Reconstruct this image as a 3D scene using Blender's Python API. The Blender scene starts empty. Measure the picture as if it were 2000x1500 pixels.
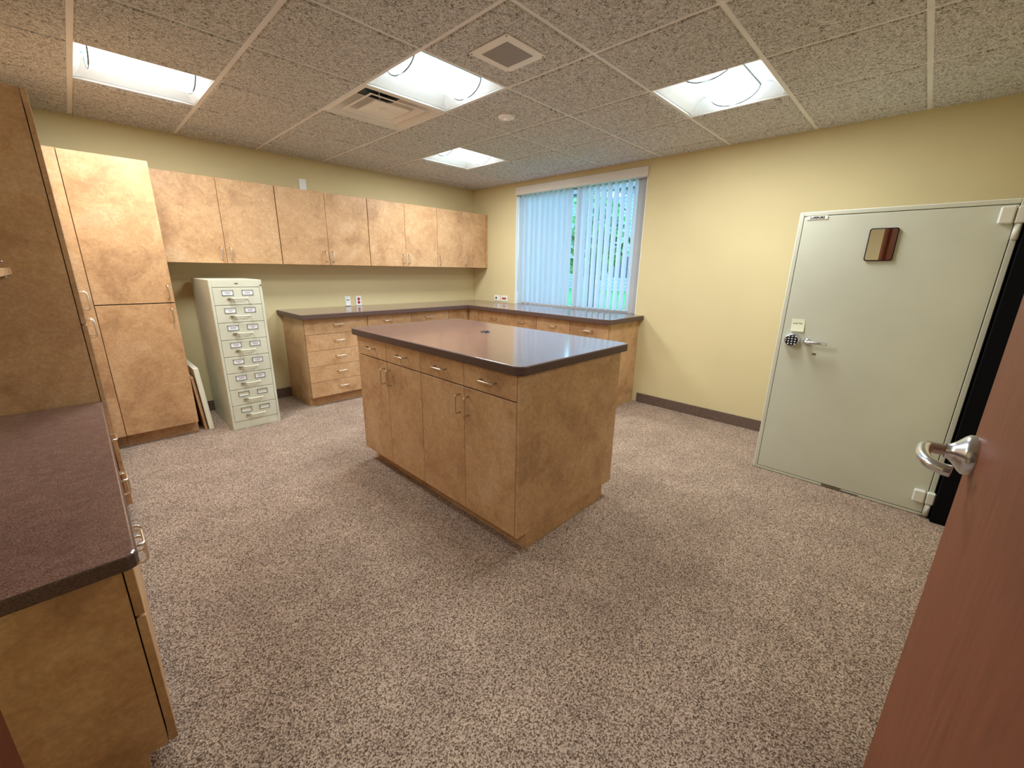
import bpy, bmesh, math, random
from mathutils import Vector, Matrix
random.seed(7)
S = bpy.context.scene
COL = S.collection

# ------------------------------------------------------------------ camera
def make_camera():
    f, yaw, pitch, roll = 806.65, 0.802875, 0.271118, 0.016639
    cy, sy, cp, sp = math.cos(yaw), math.sin(yaw), math.cos(pitch), math.sin(pitch)
    fwd = Vector((sy*cp, cy*cp, -sp)); rt = Vector((cy, -sy, 0)); up = rt.cross(fwd)
    c, s = math.cos(roll), math.sin(roll)
    X = c*rt + s*up; Y = -s*rt + c*up; Z = -fwd
    m = Matrix((X, Y, Z)).transposed().to_4x4()
    m.translation = Vector((-4.09616, -4.78420, 1.38467))
    cd = bpy.data.cameras.new('camera'); cd.sensor_fit = 'HORIZONTAL'; cd.sensor_width = 36.0
    cd.lens = f/2000*36.0; cd.clip_start = 0.02; cd.clip_end = 200
    o = bpy.data.objects.new('camera', cd); COL.objects.link(o); o.matrix_world = m
    S.camera = o
make_camera()

# ------------------------------------------------------------------ world, exposure
W = bpy.data.worlds.new('overcast_sky'); S.world = W; W.use_nodes = True
bg = W.node_tree.nodes['Background']
bg.inputs['Color'].default_value = (0.38, 0.70, 1.14, 1); bg.inputs['Strength'].default_value = 7.5
S.view_settings.view_transform = 'Standard'; S.view_settings.look = 'None'
S.view_settings.exposure = 0.0; S.view_settings.gamma = 1.0
S.view_settings.use_curve_mapping = False
LAMP_COLOR = (0.97, 1.0, 0.98)
LAMP_STRENGTH = 4.0
LAMP_WATTS = 34.0
S.cycles.diffuse_bounces = 8; S.cycles.max_bounces = 14

# ------------------------------------------------------------------ materials
def mat(name, color, rough=0.6, metal=0.0, spec=0.5):
    m = bpy.data.materials.new(name); m.use_nodes = True
    b = m.node_tree.nodes['Principled BSDF']
    b.inputs['Base Color'].default_value = (*color, 1); b.inputs['Roughness'].default_value = rough
    b.inputs['Metallic'].default_value = metal; b.inputs['Specular IOR Level'].default_value = spec
    return m
class NT:
    def __init__(s, m): s.t = m.node_tree; s.b = s.t.nodes['Principled BSDF']
    def n(s, typ, **kw):
        x = s.t.nodes.new(typ)
        for k, v in kw.items():
            if k in x.inputs: x.inputs[k].default_value = v
            else: setattr(x, k, v)
        return x
    def l(s, a, b): s.t.links.new(a, b)
    def pos(s, scale=(1, 1, 1), per_object=False):
        g = s.n('ShaderNodeNewGeometry'); mp = s.n('ShaderNodeMapping'); mp.inputs['Scale'].default_value = scale
        s.l(g.outputs['Position'], mp.inputs['Vector'])
        if per_object:
            oi = s.n('ShaderNodeObjectInfo'); mul = s.n('ShaderNodeVectorMath', operation='SCALE'); mul.inputs[0].default_value = (37, 53, 71)
            s.l(oi.outputs['Random'], mul.inputs['Scale']); s.l(mul.outputs[0], mp.inputs['Location'])
        return mp.outputs[0]
    def noise(s, v, scale, detail=4, rough=.5, dist=0.):
        x = s.n('ShaderNodeTexNoise'); x.inputs['Scale'].default_value = scale; x.inputs['Detail'].default_value = detail
        x.inputs['Roughness'].default_value = rough; x.inputs['Distortion'].default_value = dist
        s.l(v, x.inputs['Vector']); return x.outputs['Fac']
    def ramp(s, f, stops):
        r = s.n('ShaderNodeValToRGB'); e = r.color_ramp.elements
        while len(e) < len(stops): e.new(0.5)
        for el, (p, c) in zip(e, stops): el.position = p; el.color = (*c, 1)
        s.l(f, r.inputs['Fac']); return r.outputs['Color']
    def mix(s, f, a, b, blend='MIX'):
        x = s.n('ShaderNodeMix', data_type='RGBA', blend_type=blend)
        if isinstance(f, float): x.inputs[0].default_value = f
        else: s.l(f, x.inputs[0])
        for sock, v in ((x.inputs[6], a), (x.inputs[7], b)):
            if isinstance(v, tuple): sock.default_value = (*v, 1)
            else: s.l(v, sock)
        return x.outputs[2]
    def bump(s, h, strength=.3, dist=.002):
        x = s.n('ShaderNodeBump'); x.inputs['Strength'].default_value = strength; x.inputs['Distance'].default_value = dist
        s.l(h, x.inputs['Height']); s.l(x.outputs[0], s.b.inputs['Normal'])
    def color(s, c): s.l(c, s.b.inputs['Base Color'])

def laminate():
    m = mat('mottled_tan_laminate', (.5, .29, .15), .42, spec=.35); k = NT(m); v = k.pos(per_object=True)
    a = k.noise(v, 3.4, 5, .6, .7); b = k.noise(v, 19, 5, .65, 1.0); c = k.noise(v, 70, 3, .6, .5)
    c1 = k.ramp(a, [(.35, (.33, .18, .085)), (.46, (.50, .30, .145)), (.55, (.57, .355, .18)), (.66, (.61, .42, .25))])
    c2 = k.ramp(b, [(.34, (.44, .245, .125)), (.5, (.535, .32, .17)), (.64, (.62, .40, .225))])
    x = k.mix(.45, c1, c2)
    c3 = k.ramp(c, [(.35, (.88, .88, .88)), (.65, (1.06, 1.06, 1.06))])
    k.color(k.mix(1.0, x, c3, 'MULTIPLY')); return m
def counter_mat():
    m = mat('speckled_brown_laminate_top', (.13, .08, .07), .13, spec=.5); k = NT(m); v = k.pos()
    a = k.noise(v, 260, 2, .7); b = k.noise(v, 24, 4, .6, .8)
    b_ = m.node_tree.nodes['Principled BSDF']; b_.inputs['IOR'].default_value = 2.25
    c1 = k.ramp(a, [(.33, (.095, .056, .049)), (.5, (.175, .106, .092)), (.68, (.27, .175, .155))])
    c2 = k.ramp(b, [(.35, (.85, .80, .80)), (.7, (1.2, 1.14, 1.12))])
    k.color(k.mix(1.0, c1, c2, 'MULTIPLY')); return m
def carpet_mat():
    m = mat('brown_flecked_loop_carpet', (.27, .19, .14), .95, spec=.1); k = NT(m); v = k.pos((1, 1, 0))
    vo = k.n('ShaderNodeTexVoronoi', feature='F1'); vo.inputs['Scale'].default_value = 235; k.l(v, vo.inputs['Vector'])
    sp = k.n('ShaderNodeSeparateColor'); k.l(vo.outputs['Color'], sp.inputs[0])
    n1 = k.noise(v, 150, 3, .6, 0.3)
    ad = k.n('ShaderNodeMath', operation='MULTIPLY_ADD'); k.l(sp.outputs[0], ad.inputs[0]); ad.inputs[1].default_value = .55
    k.l(n1, ad.inputs[2])
    c = k.ramp(ad.outputs[0], [(.46, (.085, .055, .040)), (.62, (.185, .128, .095)), (.78, (.34, .255, .195)), (.98, (.53, .41, .32))])
    big = k.ramp(k.noise(v, 4.5, 3, .5), [(.35, (.90, .89, .90)), (.65, (1.07, 1.07, 1.07))])
    k.color(k.mix(1.0, c, big, 'MULTIPLY'))
    k.bump(vo.outputs['Distance'], .6, .004); return m
def wall_mat(name, col):
    m = mat(name, col, .75, spec=.25); k = NT(m); v = k.pos()
    c = k.ramp(k.noise(v, 2.0, 3), [(.3, tuple(x*.97 for x in col)), (.7, tuple(x*1.03 for x in col))]); k.color(c)
    k.bump(k.noise(v, 220, 2), .08, .002); return m
def tile_mat():
    m = mat('fissured_ceiling_tile', (.6, .54, .47), .9, spec=.1); k = NT(m); v = k.pos()
    a = k.noise(v, 60, 5, .70, 1.8); b = k.noise(v, 170, 3, .6)
    c = k.ramp(a, [(.35, (.105, .093, .086)), (.45, (.43, .41, .39)), (.54, (.73, .715, .695)), (.75, (.82, .81, .79))])
    c2 = k.ramp(b, [(.35, (.78, .77, .76)), (.6, (1.05, 1.05, 1.05))])
    k.color(k.mix(1.0, c, c2, 'MULTIPLY'))
    k.bump(a, .55, .006); return m
def cherry_mat():
    m = mat('cherry_wood_veneer', (.24, .07, .035), .5, spec=.25); k = NT(m); v = k.pos((9, 9, 1.2))
    a = k.noise(v, 5, 6, .6, .5)
    k.color(k.ramp(a, [(.3, (.175, .052, .022)), (.55, (.22, .069, .030)), (.75, (.25, .082, .037))])); return m
def metal(name, col, rough): return mat(name, col, rough, 1.0)
def noisy(name, col, rough, amt=.06, scale=5, spec=.4):
    m = mat(name, col, rough, spec=spec); k = NT(m)
    k.color(k.ramp(k.noise(k.pos(), scale, 4), [(.3, tuple(x*(1-amt) for x in col)), (.7, tuple(min(1, x*(1+amt)) for x in col))])); return m

LAM = laminate(); TOP = counter_mat()
def counter_edge_mat():
    m = mat('shaded_brown_laminate_edge', (.10, .06, .05), .45, spec=.3); k = NT(m)  # same laminate as the top, shade of the upright face painted darker
    k.color(k.ramp(k.noise(k.pos(), 240, 2, .7), [(.33, (.060, .034, .028)), (.5, (.098, .058, .048)), (.68, (.14, .088, .076))])); return m
EDGE = counter_edge_mat()
def self_edge(o):
    """give the upright edge of a worktop a duller, shade-darkened copy of the top laminate"""
    o.data.materials.append(EDGE); i = len(o.data.materials)-1
    for p in o.data.polygons:
        if p.normal.z < .75: p.material_index = i
    return o
CARPET = carpet_mat(); TILE = tile_mat(); CHERRY = cherry_mat()
WALL = wall_mat('yellow_wall_paint', (.64, .545, .315))
GRID = noisy('ceiling_grid_paint', (.78, .76, .74), .5)
NICKEL = metal('brushed_nickel', (.72, .66, .58), .28)
CHROME = metal('satin_chrome', (.72, .77, .84), .22)
PUTTY = noisy('putty_enamel', (.63, .635, .51), .4)
VAULT = noisy('grey_green_enamel', (.60, .615, .515), .38, .04, 3)
VAULT_L = noisy('pale_grey_enamel', (.74, .745, .68), .4, .03)
WHITE = noisy('white_plastic', (.80, .82, .80), .4, .02)
PAPER = noisy('white_card', (.85, .85, .88), .8, .02)
NOTE = noisy('cream_note_paper', (.80, .82, .62), .8, .02)
INK = mat('ink', (.10, .10, .14), .8)
BLACK = mat('black_plastic', (.012, .012, .014), .35)
NAVY = mat('dark_navy_plastic', (.012, .012, .03), .3)
RED = mat('red_plastic', (.42, .03, .05), .4)
BASE = noisy('brown_vinyl_base', (.13, .086, .066), .55, .25, 60)
GAP = mat('shadow_gap_black', (.02, .017, .013), .9)
TROFFER = noisy('white_troffer_enamel', (.90, .92, .93), .5, .02)
GREY = noisy('grey_gasket', (.17, .20, .20), .6, .05)
VENTM = noisy('beige_vent_enamel', (.84, .80, .75), .45, .04)
PANEL = noisy('dark_walnut_panelling', (.10, .055, .035), .5, .3, 9)
GRILLE = noisy('perforated_grille', (.30, .27, .25), .6, .15, 300)
ALU = noisy('window_aluminium', (.50, .50, .50), .45, .04)
FRAMEW = noisy('valance_fabric_white', (.66, .62, .57), .6, .03)
WBOARD = noisy('white_painted_board', (.75, .74, .62), .5, .03)
BRASSY = metal('aged_steel', (.30, .27, .2), .4)
def emit_mat():
    m = mat('lit_lamp_diffuser', (.9, .9, .9), .5); b = m.node_tree.nodes['Principled BSDF']
    b.inputs['Emission Color'].default_value = (.82, .97, 1.0, 1); b.inputs['Emission Strength'].default_value = LAMP_STRENGTH; return m
LIT = emit_mat()
def mirror_mat(): return metal('mirror_glass', (.92, .92, .9), .01)
MIRROR = mirror_mat()
def vane_mat():
    m = mat('translucent_vinyl_vane', (.72, .74, .76), .5, spec=.3); k = NT(m)
    tr = k.n('ShaderNodeBsdfTranslucent'); tr.inputs['Color'].default_value = (.72, .78, .84, 1)
    mx = k.n('ShaderNodeMixShader'); mx.inputs[0].default_value = .55
    out = m.node_tree.nodes['Material Output']
    k.l(k.b.outputs[0], mx.inputs[1]); k.l(tr.outputs[0], mx.inputs[2]); k.l(mx.outputs[0], out.inputs['Surface']); return m
VANE = vane_mat()
def glass_mat():
    m = bpy.data.materials.new('window_glass'); m.use_nodes = True; t = m.node_tree
    t.nodes.remove(t.nodes['Principled BSDF'])
    tr = t.nodes.new('ShaderNodeBsdfTransparent'); tr.inputs[0].default_value = (.93, .97, .97, 1)
    gl = t.nodes.new('ShaderNodeBsdfGlossy'); gl.inputs['Roughness'].default_value = .02
    fr = t.nodes.new('ShaderNodeFresnel'); fr.inputs[0].default_value = 1.3
    mx = t.nodes.new('ShaderNodeMixShader'); out = t.nodes['Material Output']
    t.links.new(fr.outputs[0], mx.inputs[0]); t.links.new(tr.outputs[0], mx.inputs[1]); t.links.new(gl.outputs[0], mx.inputs[2])
    t.links.new(mx.outputs[0], out.inputs['Surface']); return m
GLASS = glass_mat()

# ------------------------------------------------------------------ mesh builder
def smooth(P, k=6):
    P = [Vector(p) for p in P]; out = []
    for i in range(len(P)-1):
        a, b, c, d = P[max(i-1, 0)], P[i], P[i+1], P[min(i+2, len(P)-1)]
        for j in range(k):
            t = j/k; out.append(.5*((2*b)+(c-a)*t+(2*a-5*b+4*c-d)*t*t+(3*b-a-3*c+d)*t**3))
    return out+[P[-1]]
class MB:
    def __init__(s): s.bm = bmesh.new(); s.mats = []
    def mi(s, m):
        if m is None: return 0
        if m not in s.mats: s.mats.append(m)
        return s.mats.index(m)
    def _tag(s, faces, m, smooth=False):
        i = s.mi(m)
        for f in faces: f.material_index = i; f.smooth = smooth
    def box(s, x0, x1, y0, y1, z0, z1, m, bev=0.0, seg=1):
        x0, x1 = min(x0, x1), max(x0, x1); y0, y1 = min(y0, y1), max(y0, y1); z0, z1 = min(z0, z1), max(z0, z1)
        r = bmesh.ops.create_cube(s.bm, size=1.0)
        for v in r['verts']:
            v.co = Vector((x0 if v.co.x < 0 else x1, y0 if v.co.y < 0 else y1, z0 if v.co.z < 0 else z1))
        fs = list({f for v in r['verts'] for f in v.link_faces})
        if bev:
            es = list({e for f in fs for e in f.edges})
            rr = bmesh.ops.bevel(s.bm, geom=es, offset=bev, segments=seg, affect='EDGES', profile=.5, clamp_overlap=True)
            fs = list(set(rr['faces']) | {f for f in fs if f.is_valid})
        s._tag(fs, m); return s
    def prism(s, pts, z0, z1, m, bev=0.0, seg=2, smooth=False):
        vs = [s.bm.verts.new((x, y, z0)) for x, y in pts]; vt = [s.bm.verts.new((x, y, z1)) for x, y in pts]
        n = len(pts); fs = [s.bm.faces.new(list(reversed(vs))), s.bm.faces.new(vt)]
        for i in range(n): fs.append(s.bm.faces.new((vs[i], vs[(i+1) % n], vt[(i+1) % n], vt[i])))
        bmesh.ops.recalc_face_normals(s.bm, faces=fs)
        if bev:
            es = list({e for f in fs[:2] for e in f.edges})
            rr = bmesh.ops.bevel(s.bm, geom=es, offset=bev, segments=seg, affect='EDGES', profile=.5, clamp_overlap=True)
            fs = list(set(rr['faces']) | {f for f in fs if f.is_valid})
        s._tag(fs, m); return s
    def quad(s, p, m, smooth=False):
        f = s.bm.faces.new([s.bm.verts.new(q) for q in p]); s._tag([f], m, smooth); return s
    def grid(s, rows, m, smooth=True, closed=False):
        vv = [[s.bm.verts.new(p) for p in r] for r in rows]; fs = []
        for a, b in zip(vv, vv[1:]):
            n = len(a)
            for i in range(n if closed else n-1):
                fs.append(s.bm.faces.new((a[i], a[(i+1) % n], b[(i+1) % n], b[i])))
        s._tag(fs, m, smooth); return vv
    def tube(s, path, r, m, n=8, cap=True):
        P = [Vector(p) for p in path]; rings = []
        t0 = (P[1]-P[0]).normalized(); ref = Vector((0, 0, 1)) if abs(t0.z) < .9 else Vector((1, 0, 0))
        u = t0.cross(ref).normalized()
        for i, p in enumerate(P):
            t = ((P[min(i+1, len(P)-1)]-P[i]).normalized() + (P[i]-P[max(i-1, 0)]).normalized())
            t = t.normalized() if t.length else t0
            u = (u - t*u.dot(t)).normalized(); w = t.cross(u)
            rr = r[i] if isinstance(r, (list, tuple)) else r
            rings.append([p + (u*math.cos(a)+w*math.sin(a))*rr for a in [2*math.pi*k/n for k in range(n)]])
        vv = s.grid(rings, m, True, True)
        if cap:
            f1 = s.bm.faces.new(list(reversed(vv[0]))); f2 = s.bm.faces.new(vv[-1]); s._tag([f1, f2], m)
        return s
    def cyl(s, a, b, r, m, n=24): return s.tube([a, b], r, m, n)
    def lathe(s, c, axis, prof, m, n=32):
        """prof: (distance along axis, radius) pairs"""
        c = Vector(c); ax = Vector(axis).normalized(); ref = Vector((0, 0, 1)) if abs(ax.z) < .9 else Vector((1, 0, 0))
        u = ax.cross(ref).normalized(); w = ax.cross(u)
        rings = [[c+ax*d+(u*math.cos(t)+w*math.sin(t))*max(r, 1e-5) for t in [2*math.pi*k/n for k in range(n)]] for d, r in prof]
        s.grid(rings, m, True, True); return s
    def build(s, name, parent=None, origin=None):
        org = origin if origin is not None else (root_origin(parent) if parent else Vector((0, 0, 0)))
        org = Vector(org)
        bmesh.ops.recalc_face_normals(s.bm, faces=s.bm.faces[:])
        for v in s.bm.verts: v.co -= org
        me = bpy.data.meshes.new(name); s.bm.to_mesh(me); s.bm.free()
        for m in s.mats: me.materials.append(m)
        o = bpy.data.objects.new(name, me); COL.objects.link(o)
        if parent: o.parent = parent
        else: o.location = org
        return o
ORG = {}
def root_origin(o):
    while o.parent: o = o.parent
    return ORG.get(o.name, o.location.copy())
def empty(name, loc):
    o = bpy.data.objects.new(name, None); COL.objects.link(o); o.location = loc; o.empty_display_size = .1
    ORG[o.name] = Vector(loc); return o
def tag(o, label=None, cat=None, group=None, kind=None):
    if label: o['label'] = label
    if cat: o['category'] = cat
    if group: o['group'] = group
    if kind: o['kind'] = kind
    return o
def thing(name, loc, label, cat, group=None): return tag(empty(name, loc), label, cat, group)
def struct(name, mb, parent=None):
    o = mb.build(name, parent)
    if not parent: o['kind'] = 'structure'
    return o
def copy_tree(o, parent=None):
    c = o.copy(); COL.objects.link(c); c.parent = parent
    for ch in o.children: copy_tree(ch, c)
    return c
def text_mesh(txt, size, m, origin, xdir, ydir, name, parent, depth=.0006, bold=0.0, align='CENTER'):
    cu = bpy.data.curves.new(name, 'FONT'); cu.body = txt; cu.size = size; cu.extrude = depth; cu.offset = bold
    cu.align_x = align; cu.align_y = 'CENTER'
    tmp = bpy.data.objects.new(name, cu); COL.objects.link(tmp); bpy.context.view_layer.update()
    me = bpy.data.meshes.new_from_object(tmp.evaluated_get(bpy.context.evaluated_depsgraph_get()))
    bpy.data.objects.remove(tmp); bpy.data.curves.remove(cu)
    X = Vector(xdir).normalized(); Y = Vector(ydir).normalized(); Z = X.cross(Y)
    org = root_origin(parent)
    M = Matrix((X, Y, Z)).transposed().to_4x4(); M.translation = Vector(origin)-org
    me.transform(M); me.materials.clear(); me.materials.append(m)
    o = bpy.data.objects.new(name, me); COL.objects.link(o); o.parent = parent; return o

H = 2.435
XL, YF = -4.75, -5.14
# ------------------------------------------------------------------ room shell
struct('floor', MB().box(-6.4, .12, -6.8, .12, -.12, 0, CARPET))
HW = 2.66
struct('wall_back', MB().box(XL-.12, .12, 0, .12, 0, HW, WALL))
struct('wall_left', MB().box(XL-.12, XL, -3.80, 0, 0, HW, WALL))
WY0, WY1, WZ0, WZ1 = -2.633, -.854, .938, 2.33
mb = MB()
mb.box(0, .16, WY1, 0, 0, HW, WALL).box(0, .16, YF-.12, WY0, 0, HW, WALL)
mb.box(0, .16, WY0, WY1, 0, WZ0-.045, WALL).box(0, .16, WY0, WY1, WZ1, HW, WALL)
struct('wall_right', mb)
# diagonal corner wall with the doorway the camera looks through
u = Vector((.70711, -.70711, 0)); n = Vector((.70711, .70711, 0))
P = Vector((-4.194, -4.348, 0))                 # room-side corner of the door casing
Q0 = P - n*.015                                  # wall face line on the room side
def strip(mb, s0, s1, d0, d1, z0, z1, m):
    pts = [Q0+u*s0+n*d0, Q0+u*s1+n*d0, Q0+u*s1+n*d1, Q0+u*s0+n*d1]
    return mb.prism([(p.x, p.y) for p in pts], z0, z1, m)
OPEN = 1.0
mb = MB(); strip(mb, -.775, -.02, -.12, 0, 0, HW, WALL); strip(mb, OPEN+.02, OPEN+.19, -.12, 0, 0, HW, WALL)
strip(mb, -.02, OPEN+.02, -.12, 0, 2.10, HW, WALL)
struct('wall_entry', mb)
mb = MB()
for s0, s1 in ((-.035, 0), (OPEN, OPEN+.035)):
    strip(mb, s0, s1, 0.0005, .015, 0, 2.13, CHERRY)
strip(mb, -.02, 0, -.1205, 0, 0, 2.10, CHERRY); strip(mb, OPEN, OPEN+.02, -.1205, 0, 0, 2.10, CHERRY)
strip(mb, -.035, OPEN+.035, .0005, .015, 2.08, 2.13, CHERRY); strip(mb, 0, .012, -.075, -.035, 0, 2.08, CHERRY)
tag(struct('trim_1', mb), 'dark cherry door casing at the doorway beside the desk end', 'door frame')
struct('wall_front', MB().box(-3.42, 0, YF-.12, YF, 0, HW, WALL))
# hallway behind the doorway
mb = MB()
hp = [(-4.87, -3.80), (-6.3, -5.2), (-5.2, -6.7), (-3.30, -5.27)]
for a, b in zip(hp, hp[1:]):
    a, b = Vector((*a, 0)), Vector((*b, 0)); d = (b-a).normalized(); w = Vector((d.y, -d.x, 0))*-.1
    mb.prism([(p.x, p.y) for p in (a-d*.05, b+d*.05, b+d*.05-w, a-d*.05-w)], 0, HW, PANEL)
struct('wall_hall', mb)

# ------------------------------------------------------------------ suspended ceiling
G = .6096; AX, BY = -.243, -.920
def gx(uu): return AX-uu*G
def gy(vv): return BY-vv*G
LIGHTS = [(5, 0), (3, 2), (1, 0), (1, 4)]         # cells u..u+1, v..v+1
VENT = (3, 1)
mb = MB(); T = .012; DROP = .007
skip = set(LIGHTS) | {VENT}
for uu in range(-1, 8):
    for vv in range(-2, 7):
        x1, x0 = min(gx(uu), 0), max(gx(uu+1), XL); y1, y0 = min(gy(vv), 0), max(gy(vv+1), YF)
        if x1-x0 < .02 or y1-y0 < .02 or (uu, vv) in skip: continue
        xa, xb, ya, yb = x0+T, x1-T, y0+T, y1-T
        b = .006; z1, z0 = H, H-DROP
        o4 = [(xa, ya), (xb, ya), (xb, yb), (xa, yb)]; i4 = [(xa+b, ya+b), (xb-b, ya+b), (xb-b, yb-b), (xa+b, yb-b)]
        mb.quad([(x, y, z0) for x, y in i4], TILE)
        for k in range(4):
            a, c, d, e = o4[k], o4[(k+1) % 4], i4[(k+1) % 4], i4[k]
            mb.quad([(*a, z1), (*c, z1), (*d, z0), (*e, z0)], TILE)
# exposed tees: one strip per grid line
for uu in range(0, 8):
    if gx(uu) > XL: mb.box(gx(uu)-T, gx(uu)+T, YF, 0, H, H+.02, GRID)
for vv in range(-1, 7):
    if YF < gy(vv) < 0: mb.box(XL, 0, gy(vv)-T, gy(vv)+T, H+.0005, H+.0205, GRID)
mb.box(XL, 0, -T, 0, H, H+.02, GRID).box(XL, 0, YF, YF+T, H, H+.02, GRID).box(-T, 0, YF, 0, H, H+.02, GRID).box(XL, XL+T, YF, 0, H, H+.02, GRID)
mb.box(-6.4, .16, -6.8, .12, HW, HW+.1, WALL)
struct('ceiling', mb)

# ------------------------------------------------------------------ troffers
def make_troffer(uu, vv, label):
    cx, cy = (gx(uu)+gx(uu+1))/2, (gy(vv)+gy(vv+1))/2; hw = G/2-T
    r = thing('ceiling_light', (cx, cy, H), label, 'ceiling light', 'recessed ceiling lights')
    m = MB(); ht = H+.12
    m.box(cx-hw-.01, cx+hw+.01, cy-hw-.01, cy+hw+.01, ht, ht+.02, TROFFER)
    for a in (-1, 1):
        m.box(cx+a*hw, cx+a*(hw+.008), cy-hw-.008, cy+hw+.008, H+.021, ht, TROFFER)
        m.box(cx-hw, cx+hw, cy+a*hw, cy+a*(hw+.008), H+.021, ht, TROFFER)
    m.build('housing', r)
    for a in (-1, 1):
        m = MB(); rows = []
        for k in range(11):
            t = k/10; yy = cy+a*(hw-.004-(hw-.155)*t); zz = H+.012+.085*math.sin(t*math.pi/2)
            rows.append([(cx-hw+.03*(t), yy, zz), (cx+hw-.03*t, yy, zz)])
        m.grid(rows, TROFFER); m.build('reflector_wing', r)
    for a in (-1, 1):
        m = MB(); rows = []
        for k in range(9):
            t = k/8; ang = t*math.pi
            yy = cy+(hw-.004)*math.cos(ang); zz = H+.012+.088*math.sin(ang)**.7
            rows.append([(cx+a*(hw-.002), yy, H+.008), (cx+a*(hw-.045), yy*.98+cy*.02, zz)])
        m.grid(rows, TROFFER); m.build('end_plate', r)
    m = MB(); L = .232; rows = []
    for k in range(17):
        ang = math.pi*k/16; yy = cy+.145*math.cos(ang); zz = H+.075-.078*math.sin(ang)
        rows.append([(cx-L, yy, zz), (cx+L, yy, zz)])
    m.grid(rows, LIT)
    for a in (-1, 1):
        m.bm.faces.new([m.bm.verts.new((cx+a*L, cy+.145*math.cos(math.pi*k/16), H+.075-.078*math.sin(math.pi*k/16))) for k in range(17)]).material_index = m.mi(LIT)
    bk = m.build('lamp_basket', r)
    m = MB()
    for a in (-1, 1):
        m.box(cx-L-.004, cx+L+.004, cy+a*.146, cy+a*.152, H+.070, H+.078, GREY)
        m.tube([(cx+a*(L+.002), cy+.147*math.cos(math.pi*k/16), H+.075-.080*math.sin(math.pi*k/16)) for k in range(17)], .0042, GREY, 6)
    m.build('basket_rim', r)
    ld = bpy.data.lights.new('lamp_light', 'AREA'); ld.shape = 'SQUARE'; ld.size = .5; ld.energy = LAMP_WATTS; ld.color = LAMP_COLOR
    lo = bpy.data.objects.new('lamp_light', ld); COL.objects.link(lo); lo.parent = r; lo.location = (0, 0, -.006)
    return r
LLAB = ['recessed ceiling light nearest the tall storage cabinets, over the file cabinet side',
        'recessed ceiling light above the island, right beside the square air diffuser',
        'small-looking far recessed ceiling light closest to the window and back wall',
        'recessed ceiling light nearest the grey vault door and yellow wall',
        'recessed ceiling light over the desk end near the doorway']
lt = None
for (uu, vv), lab in zip(LIGHTS, LLAB):
    if lt is None: lt = make_troffer(uu, vv, lab); base_loc = lt.location.copy()
    else:
        c = copy_tree(lt); c['label'] = lab
        c.location = ((gx(uu)+gx(uu+1))/2, (gy(vv)+gy(vv+1))/2, H)

hall_fill = copy_tree(lt); hall_fill.location = (-4.75, -5.35, H); hall_fill['label'] = 'added fill light, unseen in the hallway behind the doorway'  # unseen lamp added for fill through the doorway, copied from a troffer
for ch in hall_fill.children:
    if ch.type == 'LIGHT': ch.data = ch.data.copy(); ch.data.energy = LAMP_WATTS*.9
# ------------------------------------------------------------------ air diffuser, grille, detector
cx, cy = (gx(3)+gx(4))/2, (gy(1)+gy(2))/2; hw = G/2-T
r = thing('air_diffuser', (cx, cy, H), 'square beige air diffuser with nested cones beside the ceiling light', 'air vent')
def cone(mb, h0, z0, h1, z1, m):
    rows = [[(cx+sx*h0, cy+sy*h0, z0) for sx, sy in ((-1, -1), (1, -1), (1, 1), (-1, 1))], [(cx+sx*h1, cy+sy*h1, z1) for sx, sy in ((-1, -1), (1, -1), (1, 1), (-1, 1))]]
    mb.grid(rows, m, False, True)
m = MB(); cone(m, hw, H+.004, hw-.02, H, VENTM); cone(m, hw-.02, H, .235, H+.045, VENTM); cone(m, .235, H+.045, .16, H+.11, VENTM); cone(m, .16, H+.11, .118, H+.115, VENTM); m.build('outer_cone', r)
m = MB(); m.lathe((cx, cy, H+.112), (0, 0, 1), [(0, .19), (0, .115), (.08, .115)], BLACK); m.lathe((cx, cy, H+.19), (0, 0, 1), [(0, 1e-4), (0, .115)], BLACK); m.build('duct_neck', r)
m = MB(); cone(m, .200, H, .168, H+.020, VENTM); cone(m, .200, H, .207, H+.006, VENTM); m.build('middle_cone', r)
m = MB(); cone(m, .125, H, .09, H+.010, VENTM); m.box(cx-.09, cx+.09, cy-.09, cy+.09, H+.010, H+.014, VENTM); cone(m, .125, H, .130, H+.006, VENTM)
m.lathe((cx, cy, H+.011), (0, 0, -1), [(-.002, .03), (.004, .028), (.006, .012), (.006, 1e-4)], VENTM, 20); m.build('center_plaque', r)
m = MB()
for a in (-1, 1): MB().tube([(cx+a*.06, cy+a*.06, H+.014), (cx+a*.07, cy+a*.07, H+.15)], .003, CHROME, 6).build('hanger_wire', r)
m.tube([(cx-.06, cy+.05, H+.03), (cx-.05, cy+.09, H+.05), (cx, cy+.1, H+.06), (cx+.05, cy+.08, H+.05)], .004, BLACK, 6)
m.build('cable', r)
gx0, gx1, gy0, gy1 = -2.513, -2.229, -3.184, -2.912
r = thing('ceiling_grille', ((gx0+gx1)/2, (gy0+gy1)/2, H-DROP), 'square plate with a grey perforated centre mounted on a ceiling tile', 'ceiling grille')
MB().box(gx0, gx1, gy0, gy1, H-DROP-.006, H-DROP, VENTM, .003).build('plate', r)
MB().box(gx0+.05, gx1-.05, gy0+.046, gy1-.046, H-DROP-.0075, H-DROP-.005, GRILLE).build('perforated_panel', r)
for sx in (gx0+.012, gx1-.012):
    for sy in (gy0+.012, gy1-.012):
        MB().lathe((sx, sy, H-DROP-.006), (0, 0, -1), [(0, .005), (.002, .004), (.002, 1e-4)], BRASSY, 10).build('screw', r)
r = thing('ceiling_detector', (-1.750, -2.42, H-DROP), 'small round white detector on a ceiling tile', 'detector')
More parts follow.
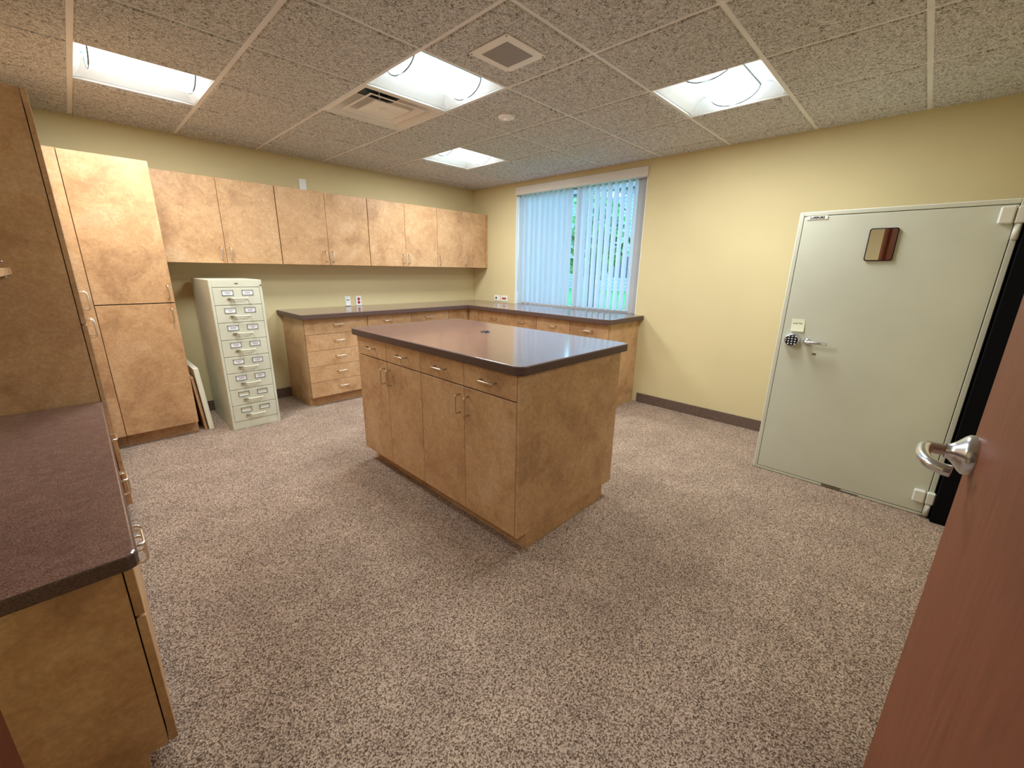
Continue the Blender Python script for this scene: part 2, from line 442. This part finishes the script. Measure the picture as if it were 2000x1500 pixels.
MB().lathe((-1.75, -2.42, H-DROP), (0, 0, -1), [(0, .058), (.010, .058), (.014, .050), (.014, 1e-4)], VENTM, 32).build('base', r)
MB().lathe((-1.75, -2.42, H-DROP-.0135), (0, 0, -1), [(0, .022), (.010, .018), (.012, 1e-4)], VENTM, 20).box(-1.78, -1.72, -2.424, -2.416, H-DROP-.016, H-DROP-.013, GRID).build('sensor', r)

# ------------------------------------------------------------------ window, blinds, outdoors
r = empty('window_1', (.13, (WY0+WY1)/2, WZ0)); r['kind'] = 'structure'
m = MB(); fx0, fx1 = .105, .150
m.box(fx0-.02, fx1, WY0, WY0+.14, WZ0, WZ1, ALU, .002).box(fx0, fx1, WY1-.05, WY1, WZ0, WZ1, ALU, .002)
m.box(fx0, fx1, WY0+.05, WY1-.05, WZ1-.05, WZ1, ALU, .002).box(fx0, fx1, WY0+.05, WY1-.05, WZ0, WZ0+.022, ALU, .002)
m.build('window_frame', r)
MY = -1.745
MB().box(fx0-.01, fx1, MY-.028, MY+.028, WZ0+.022, WZ1-.05, ALU, .002).build('mullion', r)
MB().box(.126, .130, WY0+.05, MY-.028, WZ0+.022, WZ1-.05, GLASS).build('pane', r)
MB().box(.126, .130, MY+.028, WY1-.05, WZ0+.022, WZ1-.05, GLASS).build('pane', r)
m = MB(); m.box(.0005, .104, WY1-.006, WY1, WZ0, 2.27, WHITE).box(.0005, .104, WY0, WY0+.006, WZ0, 2.27, WHITE); m.build('jamb_liner', r)
MB().box(-.0005, .104, WY0+.0065, WY1-.0065, WZ0-.044, WZ0, TOP).build('sill', r)
r = thing('vertical_blind', (0, (WY0+WY1)/2, 2.28), 'white vertical vane blind hanging in the window over the counter', 'blind')
m = MB(); m.box(-.020, -.001, WY0-.002, WY1+.002, 2.283, 2.374, FRAMEW, .003); m.build('valance', r)
MB().box(.030, .075, WY0+.01, WY1-.01, 2.290, 2.325, WHITE, .002).build('headrail', r)
NV = 20; y0, y1 = WY1-.075, WY0+.10
for yc in [-.935-.0815*i for i in range(10)]+[-1.795]+[-1.868-.079*i for i in range(9)]:
    th = math.radians(84+random.uniform(-4, 4)); d = Vector((-math.sin(th), math.cos(th), 0)); nn = Vector((d.y, -d.x, 0))
    rows = []
    for k in range(7):
        t = (k/6-.5); off = .011*math.cos(t*math.pi)
        p = Vector((.053, yc, 0))+d*(t*.088)+nn*off
        rows.append([(p.x, p.y, .962), (p.x, p.y, 2.288)])
    MB_ = MB(); MB_.grid(rows, VANE); MB_.build('vane', r)
m = MB(); m.tube([(.02, WY1-.03, 2.28), (.02, WY1-.03, 1.1)], .004, WHITE, 8); m.build('wand', r)

def lawn_mat():
    m = mat('lawn_grass', (.10, .30, .08), .95, spec=.1); k = NT(m); v = k.pos()
    k.color(k.ramp(k.noise(v, 3, 6, .7), [(.3, (.04, .17, .05)), (.7, (.09, .28, .09))])); return m
struct('ground', MB().box(.3, 60, -60, 70, -.35, -.2, lawn_mat()))
def siding_mat():
    m = mat('white_lap_siding', (.7, .72, .72), .6); k = NT(m)
    w = k.n('ShaderNodeTexWave', wave_type='BANDS', bands_direction='Z', wave_profile='SAW'); w.inputs['Scale'].default_value = 1.0
    k.l(k.pos((1, 1, 1.1)), w.inputs['Vector'])
    k.color(k.ramp(w.outputs['Fac'], [(.0, (.08, .10, .12)), (.22, (.26, .29, .30)), (1, (.33, .35, .35))])); k.bump(w.outputs['Fac'], .5, .03); return m
r = thing('building', (27, 12, -.2), 'pale lap-sided building across the lawn, glimpsed between the blind vanes', 'building')
MB().box(27, 33, 4, 24.5, -.2, 7.5, siding_mat()).build('wall', r)
MB().prism([(26.3, 3.3), (33.5, 3.3), (33.5, 25.2), (26.3, 25.2)], 7.5, 7.9, noisy('grey_roof', (.18, .18, .19), .8)).build('roof', r)
for wy in (6, 9.5, 13, 16.5, 20):
    f = MB().box(26.93, 27.02, wy-.8, wy+.8, .9, 2.5, mat('dark_glass', (.03, .04, .05), .1)).build('window', r)
def leafy(name, loc, rad, h, label, dark=1.0):
    rr = thing(name, loc, label, 'tree')
    x, y, z = loc
    MB().tube([(x, y, z), (x+.1, y, z+h*.3), (x, y+.1, z+h*.6)], [.22, .18, .1], noisy('bark', (.10, .075, .055), .9)).build('trunk', rr)
    m = MB(); bm2 = m.bm; mi = m.mi(noisy('leaves', (.09*dark, .22*dark, .06*dark), .8, .4, 4))
    for k in range(420):
        a, b, c = random.gauss(0, 1), random.gauss(0, 1), random.gauss(0, 1); q = Vector((a, b, c)).normalized()*random.random()**.4
        p = Vector((x, y, z+h*.7))+Vector((q.x*rad, q.y*rad, q.z*h*.42))
        e1 = Vector((random.gauss(0, 1), random.gauss(0, 1), random.gauss(0, 1))).normalized(); e2 = e1.orthogonal().normalized(); s = .28
        f = bm2.faces.new([bm2.verts.new(p+e1*s), bm2.verts.new(p+e2*s*.6), bm2.verts.new(p-e1*s), bm2.verts.new(p-e2*s*.6)]); f.material_index = mi
    m.build('foliage', rr)
leafy('tree', (11.5, 5.6, -.2), 1.5, 4.2, 'leafy tree on the lawn just outside the window middle')
leafy('tree', (18, 20.5, -.2), 3.0, 7.5, 'large dark tree far beyond the lawn', .7)

# ------------------------------------------------------------------ cabinet helpers
def pull(mb, c, along, out, L=.10, proj=.032, r=.0045, m=None):
    """wire pull: c centre on the front face, along its length, out away from the face"""
    c, a, o = Vector(c), Vector(along), Vector(out); R = .012; pts = [c-a*L/2]
    for k in range(5):
        t = k/4*math.pi/2; pts.append(c-a*(L/2)+o*(proj-R)+a*(R-R*math.cos(t))+o*(R*math.sin(t)))
    for k in range(5):
        t = k/4*math.pi/2; pts.append(c+a*(L/2)+o*(proj-R)-a*(R-R*math.sin(t))+o*(R*math.cos(t)))
    pts.append(c+a*L/2); mb.tube(pts, r, m or NICKEL, 8)
    return mb
# a "face" maps (a along the run, z, depth out of the front) to the world
class Face:
    def __init__(s, axis, front, sign): s.axis, s.front, s.sign = axis, front, sign
    def box(s, mb, a0, a1, z0, z1, d0, d1, m, bev=0.0):
        p, q = s.front+s.sign*d0, s.front+s.sign*d1
        if s.axis == 'x': return mb.box(a0, a1, min(p, q), max(p, q), z0, z1, m, bev)
        return mb.box(min(p, q), max(p, q), a0, a1, z0, z1, m, bev)
    def pt(s, a, z, d=0):
        p = s.front+s.sign*d
        return (a, p, z) if s.axis == 'x' else (p, a, z)
    def along(s): return (1, 0, 0) if s.axis == 'x' else (0, 1, 0)
    def out(s): return (0, s.sign, 0) if s.axis == 'x' else (s.sign, 0, 0)
TH = .019; GP = .0016
def front(face, root, kind, a0, a1, z0, z1, hnd=None, vertical=False):
    """door or drawer front on a cabinet; hnd = (a, z) centre of its pull"""
    d = MB(); face.box(d, a0+GP, a1-GP, z0+GP, z1-GP, -TH, 0, LAM, .0012); o = d.build(kind, root)
    if hnd:
        h = MB(); pull(h, face.pt(hnd[0], hnd[1]), (0, 0, 1) if vertical else face.along(), face.out()); h.build('handle', o)
    return o
def carcass(face, root, a0, a1, z0, z1, depth, toe=0.0, toe_in=.07, a_in=(0, 0)):
    m = MB(); face.box(m, a0, a1, z0, z1, -depth, -TH-.003, LAM); m.build('carcass', root)
    m = MB(); face.box(m, a0+.002, a1-.002, z0+.002, z1-.004, -TH-.0029, -TH-.002, GAP); m.build('front_reveal', root)
    if toe:
        m = MB(); face.box(m, a0+a_in[0], a1-a_in[1], 0, z0-.0005, -depth, -toe_in, LAM); m.build('toe_kick', root)

# ------------------------------------------------------------------ wall cabinets along the back wall
FU = Face('x', -.334, -1); U0, U1 = 1.394, 2.090
wx = [-3.575, -3.125, -2.673, -2.222, -1.771, -1.318, -.862, -.459, -.055]
WL = ['tan laminate two-door wall cabinet next to the tall cabinet, above the file cabinet',
      'tan laminate two-door wall cabinet under the blank white wall plate',
      'tan laminate two-door wall cabinet above the red-socket outlet plate',
      'narrowest tan laminate two-door wall cabinet, touching the window wall']
for i in range(4):
    a, b, c = wx[2*i], wx[2*i+1], wx[2*i+2]
    r = thing('wall_cabinet', ((a+c)/2, -.17, U0), WL[i], 'wall cabinet', 'wall cabinets on the back wall')
    carcass(FU, r, a+.0015, c-.0015, U0, U1, .333)
    if i < 3:
        front(FU, r, 'door', a+.002, b, U0, U1, (b-.038, U0+.085), True); front(FU, r, 'door', b, c-.002, U0, U1, (b+.034, U0+.085), True)
    else:
        front(FU, r, 'door', a, b, U0, U1, (a+.025, U0+.085), True); front(FU, r, 'door', b, c, U0, U1, (b+.025, U0+.085), True)
        m = MB(); FU.box(m, c+.002, -.001, U0, U1, -.333, -TH-.004, LAM); m.build('filler_panel', r)
# ------------------------------------------------------------------ tall cabinets
FT = Face('x', -.617, -1)
r = thing('tall_cabinet', (-3.807, -.31, 0), 'tall tan laminate storage cabinet facing the camera in the corner, beside the file cabinet', 'tall cabinet')
carcass(FT, r, -4.034, -3.580, .10, 2.09, .616, .1, .075)
front(FT, r, 'door', -4.034, -3.580, 1.092, 2.09, (-3.611, 1.175), True)
front(FT, r, 'door', -4.034, -3.580, .10, 1.088, (-3.611, 1.00), True)
m = MB(); FT.box(m, -4.093, -4.036, .10, 2.09, -.10, -.001, LAM); m.build('filler_panel', r)
m = MB(); FT.box(m, -4.093, -4.036, 0, .0995, -.12, -.075, LAM); m.build('filler_kick', r)
FL = Face('y', -4.094, 1)
r = thing('tall_cabinet', (-4.42, -1.26, 0), 'tall tan cabinet seen side-on, rising at the end of the desk', 'tall cabinet')
carcass(FL, r, -1.888, -.625, .10, 2.09, .654, .1, .075)
for (a, b, h) in ((-1.888, -1.257, -1.300), (-1.257, -.625, -1.205)):
    front(FL, r, 'door', a, b, 1.092, 2.09, (h, 1.165), True); front(FL, r, 'door', a, b, .10, 1.088, (h, 1.005), True)
# ------------------------------------------------------------------ desk run on the left wall
FD = Face('y', -4.125, 1); ZD = .703
names = ['desk cabinet with one drawer and one door, nearest the doorway, with a bare end panel',
         'middle desk cabinet with one drawer and one door between its two twins',
         'desk cabinet with one drawer and one door, next to the side-on tall cabinet']
dy = [-3.495, -2.965, -2.43, -1.892]
for i in range(3):
    a, b = dy[i], dy[i+1]
    r = thing('desk_cabinet', (-4.43, (a+b)/2, 0), names[i], 'desk cabinet', 'desk cabinets under the brown desk top')
    carcass(FD, r, a+.001, b-.001, .065, ZD-.042, .62, .065, .07)
    front(FD, r, 'drawer', a, b, .502, ZD-.043, ((a+b)/2, .585))
    hy = b-.045 if i == 0 else (a+.04 if i == 1 else a+.05)
    front(FD, r, 'door', a, b, .065, .498, (hy, .425), True)
pts = [(XL+.001, -1.893), (-4.110, -1.893), (-4.110, -3.515), (-4.116, -3.530), (-4.130, -3.537), (XL+.001, -3.537)]
o = self_edge(MB().prism(pts, ZD-.040, ZD, TOP, .007, 3).build('countertop', origin=(-4.43, -2.7, ZD-.04)))
tag(o, 'speckled brown laminate desk top with rounded nose, lower than the other counters', 'countertop')
# shelf board over the desk, pinned to the tall cabinet's side
r = thing('open_shelf', (-4.51, -2.4, 1.328), 'tan shelf board over the desk, fixed to the side of the tall cabinet', 'shelf')
MB().box(XL+.001, -4.283, -2.930, -1.8895, 1.328, 1.357, LAM, .001).build('shelf_board', r)
for z in (1.382, 1.318): MB().lathe((-4.305, -1.889, z), (0, -1, 0), [(0, .005), (.008, .005), (.009, 1e-4)], CHROME, 10).build('shelf_pin', r)

# ------------------------------------------------------------------ base cabinets, back run and window run
ZU = .889; ZC = .938
FB = Face('x', -.608, -1)
r = thing('base_cabinet', (-2.33, -.3, 0), 'five-drawer tan base cabinet at the counter end beside the file cabinet', 'base cabinet')
carcass(FB, r, -2.645, -2.004, .10, ZU, .606, .1, .075)
zz = [.10, .257, .415, .573, .735, ZU]
for k in range(5): front(FB, r, 'drawer', -2.645, -2.004, zz[k], zz[k+1], (-2.318, (zz[k]+zz[k+1])/2+.012))
r = thing('base_cabinet', (-1.46, -.3, 0), 'two-wide tan base cabinet below the back outlets, half hidden by the island', 'base cabinet')
carcass(FB, r, -2.001, -.928, .10, ZU, .606, .1, .075)
for a, b in ((-2.001, -1.463), (-1.463, -.928)):
    front(FB, r, 'drawer', a, b, .735, ZU, ((a+b)/2-.03, .822)); front(FB, r, 'door', a, b, .10, .733, (b-.05, .65), True)
r = thing('base_cabinet', (-.4, -.3, 0), 'tan corner base cabinet with a small upright-handled door', 'base cabinet')
m = MB(); m.box(-.925, -.001, -.585, -.001, .10, ZU, LAM).box(-.587, -.001, -.868, -.586, .10, ZU, LAM); m.build('carcass', r)
m = MB(); m.box(-.925, -.53, -.535, -.002, 0, .0995, LAM).box(-.53, -.002, -.868, -.002, 0, .0995, LAM); m.build('toe_kick', r)
front(FB, r, 'filler_panel', -.926, -.6105, .10, ZU)
FW = Face('y', -.608, -1)
front(FW, r, 'door', -.868, -.612, .10, ZU, (-.818, .79), True)
for (a, c, lab) in ((-1.774, -.870, 'two-drawer-wide tan base cabinet under the far half of the window'),
                    (-2.690, -1.776, 'two-drawer-wide tan base cabinet under the window, with the exposed counter end panel')):
    r = thing('base_cabinet', (-.3, (a+c)/2, 0), lab, 'base cabinet'); b = (a+c)/2
    carcass(FW, r, a, c, .10, ZU, .606, .1, .075)
    for p, q in ((b, c), (a, b)):
        front(FW, r, 'drawer', p, q, .735, ZU, ((p+q)/2, .805)); front(FW, r, 'door', p, q, .10, .733, (q-.05, .65), True)
pts = [(-2.690, -.001), (-2.690, -.655), (-2.680, -.668), (-2.665, -.672), (-.672, -.672), (-.672, -2.655), (-.640, -2.735), (-.001, -2.735), (-.001, -.001)]
o = self_edge(MB().prism(pts, ZC-.047, ZC, TOP, .006, 3).build('countertop', origin=(-1.3, -.33, ZC-.047)))
tag(o, 'L-shaped speckled brown countertop running along the back wall and under the window', 'countertop')

# ------------------------------------------------------------------ island
IX0, IX1, IY0, IY1 = -2.805, -1.948, -3.590, -2.040; ZI = .932; ZT = .977
FI = Face('y', IX0, -1)
ys = [IY0+.020, -3.195, -2.805, -2.425, IY1]
il = ['tan island cabinet half nearest the vault, its plain end panel showing', 'tan island cabinet half farther from the vault, facing the tall cabinets']
for i in range(2):
    a, b, c = ys[2*i], ys[2*i+1], ys[2*i+2]
    r = thing('island_cabinet', ((IX0+IX1)/2, (a+c)/2, 0), il[i], 'island cabinet')
    carcass(FI, r, a, c, .10, ZI, IX1-IX0, 0)
    m = MB(); m.box(IX0+.075, IX1-.075, a, c, 0, .0995, LAM); m.build('toe_kick', r)
    for p, q, s in ((a, b, 1), (b, c, -1)):
        front(FI, r, 'drawer', p, q, .805, ZI, ((p+q)/2, .868))
        front(FI, r, 'door', p, q, .10, .802, (b-.035 if s == 1 else b+.035, .705), True)
    if i == 0:
        MB().box(IX0+.0005, IX1, IY0, IY0+.0185, .10, ZI, LAM, .001).build('end_panel', r)
        MB().box(IX0+.075, IX1-.075, IY0+.012, IY0+.0185, 0, .0995, LAM).build('end_kick', r)
def rounded(x0, x1, y0, y1, R, k=5):
    pts = []
    for (cx_, cy_, a0) in ((x1-R, y1-R, 0), (x0+R, y1-R, 90), (x0+R, y0+R, 180), (x1-R, y0+R, 270)):
        for j in range(k+1):
            t = math.radians(a0+90*j/k); pts.append((cx_+R*math.cos(t), cy_+R*math.sin(t)))
    return pts
o = self_edge(MB().prism(rounded(-2.830, -1.885, -3.612, -1.985, .040), ZT-.044, ZT, TOP, .007, 3).build('countertop', origin=(-2.35, -2.8, ZT-.044)))
tag(o, 'speckled brown island worktop with rounded corners, reflecting the blue window', 'countertop')
r = thing('cable_grommet', (-2.245, -2.74, ZT), 'small black cable grommet set in the island worktop', 'grommet')
m = MB(); m.lathe((-2.245, -2.74, ZT), (0, 0, 1), [(0, .032), (.004, .031), (.005, .026), (.0012, .024), (.0012, 1e-4)], BLACK, 32); m.build('rim', r)
m = MB(); m.tube([(-2.245+.022*math.cos(t), -2.74+.022*math.sin(t), ZT+.006) for t in [math.radians(-150+k*12) for k in range(14)]], .0035, BLACK, 8); m.build('flap', r)

# ------------------------------------------------------------------ file cabinet
FF = Face('x', -.757, -1); fx0, fx1, fh, fb = -3.372, -3.000, 1.266, -.085
r = thing('file_cabinet', ((fx0+fx1)/2, -.42, 0), 'putty-coloured eight-drawer metal card file cabinet against the back wall', 'file cabinet')
m = MB(); m.box(fx0, fx1, -.735, fb, 0.001, fh, PUTTY, .003)
for a, b in ((fx0, fx0+.018), (fx1-.018, fx1)): FF.box(m, a, b, .001, fh, -.021, 0, PUTTY, .0015)
FF.box(m, fx0+.018, fx1-.018, fh-.058, fh, -.021, -.001, PUTTY, .0015); FF.box(m, fx0+.018, fx1-.018, .001, .070, -.021, -.003, PUTTY, .0015)
m.build('body', r)
m = MB(); FF.box(m, fx0+.018, fx1-.018, .07, fh-.058, -.0214, -.0205, GAP); m.build('drawer_reveal', r)
m = MB(); FF.box(m, -3.197, -3.172, fh-.033, fh-.026, -.001, .001, BRASSY); m.build('nameplate', r)
m = MB(); m.lathe(FF.pt(fx1-.007, 1.224), (0, -1, 0), [(0, .007), (.012, .006), (.014, 1e-4)], BRASSY, 12); m.build('lock', r)
z0, z1 = .071, fh-.060; dz = (z1-z0)/8
words = [('Lodge', 'A-C'), ('index', 'D-F')]
for k in range(8):
    a, b = z0+dz*k, z0+dz*(k+1); A0, A1 = fx0+.020, fx1-.020
    m = MB(); FF.box(m, A0, A1, a+.002, b-.002, -.020, -.0005, PUTTY, .002); d = m.build('drawer', r)
    zc = b-.043
    for xc in (A0+.098, A1-.092):
        m = MB(); W2, H2 = .040, .021
        for (p, q, s, t) in ((-W2, W2, H2-.004, H2), (-W2, W2, -H2, -H2+.004), (-W2, -W2+.004, -H2, H2), (W2-.004, W2, -H2, H2)):
            FF.box(m, xc+p, xc+q, zc+s, zc+t, -.0005, .003, GREY)
        hh = m.build('label_holder', d)
        if k >= 2:
            m = MB(); FF.box(m, xc-W2+.004, xc+W2-.004, zc-H2+.004, zc+H2-.004, -.0004, .0008, PAPER)
            for j, wd in ((0, .022), (1, .012+.004*((k+int(xc*50)) % 3))):
                FF.box(m, xc-wd, xc+wd, zc+.004-j*.010-.0016, zc+.004-j*.010+.0016, .0008, .0011, INK)
            m.build('label_card', d)
        else:
            m = MB(); FF.box(m, xc-W2+.004, xc+W2-.004, zc-H2+.004, zc-H2+.012, -.0004, .0012, PAPER); m.build('label_card', d)
    m = MB(); pull(m, FF.pt((A0+A1)/2+.012, zc-.046), (1, 0, 0), (0, -1, 0), .105, .030, .0062, PUTTY); m.build('handle', d)
    m = MB(); FF.box(m, (A0+A1)/2-.075, (A0+A1)/2-.053, zc-.052, zc-.040, -.0005, .022, BRASSY, .003); m.build('thumb_latch', d)

# ------------------------------------------------------------------ boards leaning beside the tall cabinet
def board(name, xb, xt, thick, y0, y1, length, m, label, extra=None):
    """board standing on its edge with its foot at xb and its head leaning to xt"""
    s = (xt-xb)/length; c = math.sqrt(1-s*s); r_ = thing(name, (xb, (y0+y1)/2, 0), label, 'board')
    b = MB(); b.box(0, thick, y0, y1, 0, length, m, .0015)
    if extra: b.box(thick*.38, thick*.62, y0-.0008, y0+.002, .004, length-.004, extra)
    M = Matrix(((c, 0, s, xb), (0, 1, 0, 0), (-s, 0, c, 0.0), (0, 0, 0, 1)))
    zmin = min((M @ v.co.to_4d()).z for v in b.bm.verts)
    for v in b.bm.verts: v.co = (M @ v.co.to_4d()).xyz + Vector((0, 0, -zmin+.001))
    b.build('panel', r_); return r_
board('leaning_board', -3.540, -3.572, .020, -.560, -.05, .47, LAM, 'brown shelf board leaning on the tall cabinet, behind the white board')
board('leaning_board', -3.514, -3.548, .036, -.585, -.05, .545, WBOARD, 'off-white thick board leaning beside the tall cabinet', NOTE)

# ------------------------------------------------------------------ wall plates
def plate(face, a0, a1, z0, z1, label, kind, group=None):
    r = thing('wall_plate', face.pt((a0+a1)/2, (z0+z1)/2), label, 'wall plate', group)
    m = MB(); face.box(m, a0, a1, z0, z1, .0005, .006, WHITE, .002); m.build('cover', r)
    if kind == 'phone':
        m = MB(); face.box(m, a0+.008, a1-.008, z0+.004, z0+.062, .006, .016, WHITE, .003); m.build('jack_box', r)
        m = MB(); face.box(m, a0+.016, a1-.016, z1-.048, z1-.040, .006, .0085, INK); m.build('slot', r)
    if kind in ('duplex_v', 'duplex_h'):
        c = ((a0+a1)/2, (z0+z1)/2)
        for s in (-1, 1):
            p = (c[0], c[1]+s*.019) if kind == 'duplex_v' else (c[0]+s*.019, c[1])
            m = MB(); m.lathe(face.pt(p[0], p[1], .006), face.out(), [(-.001, .0165), (.003, .0165), (.0035, .015), (.0035, 1e-4)], RED, 20); m.build('socket', r)
    if kind == 'data':
        c = ((a0+a1)/2+.01, (z0+z1)/2)
        m = MB(); face.box(m, c[0]-.004, c[0]+.018, c[1]-.014, c[1]+.014, .006, .009, NAVY); m.build('jack', r)
        m = MB(); m.lathe(face.pt(c[0]-.03, c[1], .006), face.out(), [(0, .006), (.003, .006), (.003, 1e-4)], WHITE, 12); m.build('port', r)
    return r
KB = Face('x', 0, -1); KR = Face('y', 0, -1)
plate(KB, -2.322, -2.252, 2.112, 2.240, 'blank white plate high on the back wall above the wall cabinets', 'blank')
plate(KB, -1.957, -1.888, .939, 1.052, 'white phone plate on the back wall above the counter', 'phone')
plate(KB, -1.823, -1.754, .940, 1.052, 'white outlet plate with two red sockets on the back wall', 'duplex_v')
plate(KR, -.572, -.458, .955, 1.032, 'sideways white data plate on the window wall next to the corner', 'data')
plate(KR, -.713, -.598, .955, 1.031, 'sideways white outlet with red sockets between data plate and window', 'duplex_h')

# ------------------------------------------------------------------ baseboards
struct('baseboard_right', MB().box(-.012, -.0005, -5.13, -2.745, 0, .10, BASE, .002))
struct('baseboard_back', MB().box(-3.575, -2.650, -.012, -.0005, 0, .10, BASE, .002))

# ------------------------------------------------------------------ vault / safe
XV, VY0, VY1, VH = -.814, -5.064, -4.129, 1.758
FV = Face('y', XV, -1)
r = thing('vault', (-.42, (VY0+VY1)/2, 0), 'large grey-green steel vault with keypad, lever and side hinges', 'safe')
m = MB(); m.box(XV+.05, -.02, VY0, VY1, .002, VH, VAULT, .003)
w = .024
FV.box(m, VY1-w, VY1, .002, VH, -.0505, 0, VAULT_L, .003); FV.box(m, VY0, VY0+w, .002, VH, -.0505, 0, VAULT, .003)
FV.box(m, VY0+w, VY1-w, VH-w, VH, -.0505, 0, VAULT_L, .003); FV.box(m, VY0+w, VY1-w, .002, .018, -.0505, 0, VAULT, .002)
m.build('body', r)
m = MB(); FV.box(m, VY0+w, VY1-w, .018, VH-w, -.0505, -.049, GAP); m.build('door_gap', r)
m = MB(); FV.box(m, VY0+w+.003, VY1-w-.003, .022, VH-w-.004, -.048, 0, VAULT, .002); dr = m.build('door', r)
for z0, z1, kz0, kz1 in ((1.640, 1.722, 1.566, 1.638), (.090, .166, .018, .088)):
    m = MB(); FV.box(m, -5.030, -4.978, z0, z1, .0005, .030, VAULT_L, .006); FV.box(m, -5.072, -5.034, z0, z1, .0005, .028, VAULT_L, .006)
    hb = m.build('hinge', r); m = MB(); m.cyl(FV.pt(-5.052, kz0, .012), FV.pt(-5.052, kz1, .012), .014, VAULT_L, 20); m.build('hinge_pin', hb)
# keypad
kc = FV.pt(-4.218, .960)
m = MB(); m.lathe(kc, (-1, 0, 0), [(0, .045), (.010, .045), (.022, .041), (.026, .040), (.027, .036)], CHROME, 40); kp = m.build('keypad', r)
m = MB(); m.lathe(kc, (-1, 0, 0), [(.020, .037), (.029, .037), (.030, .034), (.030, 1e-4)], NAVY, 40); m.build('keypad_face', kp)
for col in range(3):
    for row in range(4):
        c = Vector(kc)+Vector((-.030, (1-col)*.0185-.003, (1.5-row)*.0165+.001))
        MB().box(c.x-.002, c.x+.0005, c.y-.0042, c.y+.0042, c.z-.0036, c.z+.0036, WHITE, .0008).build('button', kp)
for k in (0, 1):
    c = Vector(kc)+Vector((-.030, .031, .006-.012*k)); MB().lathe(c, (-1, 0, 0), [(0, .003), (.0015, .003), (.0015, 1e-4)], WHITE, 10).build('indicator', kp)
# lever handle
hc = Vector(FV.pt(-4.302, .956))
m = MB(); m.lathe(hc, (-1, 0, 0), [(0, .022), (.004, .022), (.006, .016), (.040, .013), (.046, .011), (.046, 1e-4)], CHROME, 24)
p0 = hc+Vector((-.038, .006, 0))
m.tube([p0, p0+Vector((-.004, -.02, .001)), p0+Vector((-.004, -.07, .002)), p0+Vector((0, -.118, 0))], [.009, .010, .010, .009], CHROME, 12)
m.build('lever_handle', dr)
m = MB(); FV.box(m, -4.362, -4.342, .876, .888, 0.0003, .0012, BRASSY); m.build('keyhole_plate', dr)
m = MB(); FV.box(m, -4.278, -4.170, 1.711, 1.732, .0005, .003, VAULT_L, .001); npl = m.build('nameplate', dr)
text_mesh('LeFEBURE', .017, NAVY, FV.pt(-4.224, 1.7215, .0033), (0, -1, 0), (0, 0, 1), 'lettering', npl, .0004, .0006)
# chipped paint along the foot
m = MB(); FV.box(m, -4.65, -4.545, .003, .020, .0005, .0012, BRASSY); FV.box(m, -4.74, -4.65, .0045, .013, .0005, .0012, GREY); m.build('chipped_paint', r)
tag(MB().box(-.865, -.02, -5.1385, -5.0745, .002, 1.74, mat('gap_darkener_black', (.006, .006, .008), .95, spec=.05)).build('gap_darkener', origin=(-.4, -5.1, 0)), 'near-black strip added to darken the gap between the grey vault and the open door', 'panel')  # black panel added so the gap beside the vault renders dark
# mirror and note stuck on the door
r = thing('wall_mirror', FV.pt(-4.556, 1.555), 'small dark-framed mirror stuck high on the vault door', 'mirror')
def rrect_x(mb, a0, a1, z0, z1, R, d0, d1, m):
    pts = rounded(a0, a1, z0, z1, R, 4); A = [FV.pt(a, z, d0) for a, z in pts]; B = [FV.pt(a, z, d1) for a, z in pts]
    va = [mb.bm.verts.new(p) for p in A]; vb = [mb.bm.verts.new(p) for p in B]; fs = [mb.bm.faces.new(va), mb.bm.faces.new(vb)]
    for i in range(len(va)): fs.append(mb.bm.faces.new((va[i], va[(i+1) % len(va)], vb[(i+1) % len(va)], vb[i])))
    mb._tag(fs, m)
m = MB(); rrect_x(m, -4.620, -4.492, 1.465, 1.645, .012, .0008, .010, BLACK); m.build('frame', r)
m = MB(); rrect_x(m, -4.615, -4.497, 1.470, 1.640, .010, .0102, .0115, MIRROR); m.build('mirror_glass', r)
r = thing('paper_note', FV.pt(-4.233, 1.059), 'cream square note with handwriting above the vault keypad', 'note')
m = MB(); rows = []
for k in range(6):
    t = k/5; rows.append([FV.pt(-4.195-.004*t, 1.100-.082*t, .0012+.006*t*t), FV.pt(-4.268-.004*t, 1.100-.082*t, .0012+.006*t*t)])
m.grid(rows, NOTE); m.build('sheet', r)
text_mesh('push No.', .0150, INK, FV.pt(-4.233, 1.071, .0026), (0, -1, 0), (0, 0, 1), 'handwriting', r, .0002, .0)

# ------------------------------------------------------------------ entry door, swung open against the front wall
r = empty('door_1', (-3.2, -4.953, 0)); r['kind'] = 'structure'
r['label'] = 'open cherry wood entry door with satin chrome lever handle'; r['category'] = 'door'
DX0, DX1, DY0, DY1 = -3.600, -2.765, -4.975, -4.930
MB().box(DX0, DX1, DY0, DY1, .008, 2.06, CHERRY, .002).build('door_slab', r)
hz, hx = 1.02, DX1-.075
m = MB(); m.lathe((hx, DY1, hz), (0, 1, 0), [(0, .043), (.013, .043), (.019, .038), (.030, .024), (.038, .017), (.044, .0155)], CHROME, 32); h = m.build('door_handle', r)
m = MB(); m.lathe((hx, DY1+.034, hz), (0, 1, 0), [(0, .0125), (.040, .0125)], CHROME, 20)
m.tube(smooth([(hx, DY1+.060, hz), (hx-.004, DY1+.073, hz), (hx-.020, DY1+.078, hz), (hx-.060, DY1+.078, hz-.002), (hx-.095, DY1+.070, hz-.004), (hx-.112, DY1+.052, hz-.006), (hx-.116, DY1+.036, hz-.007)]), .012, CHROME, 20)
m.build('lever', h)
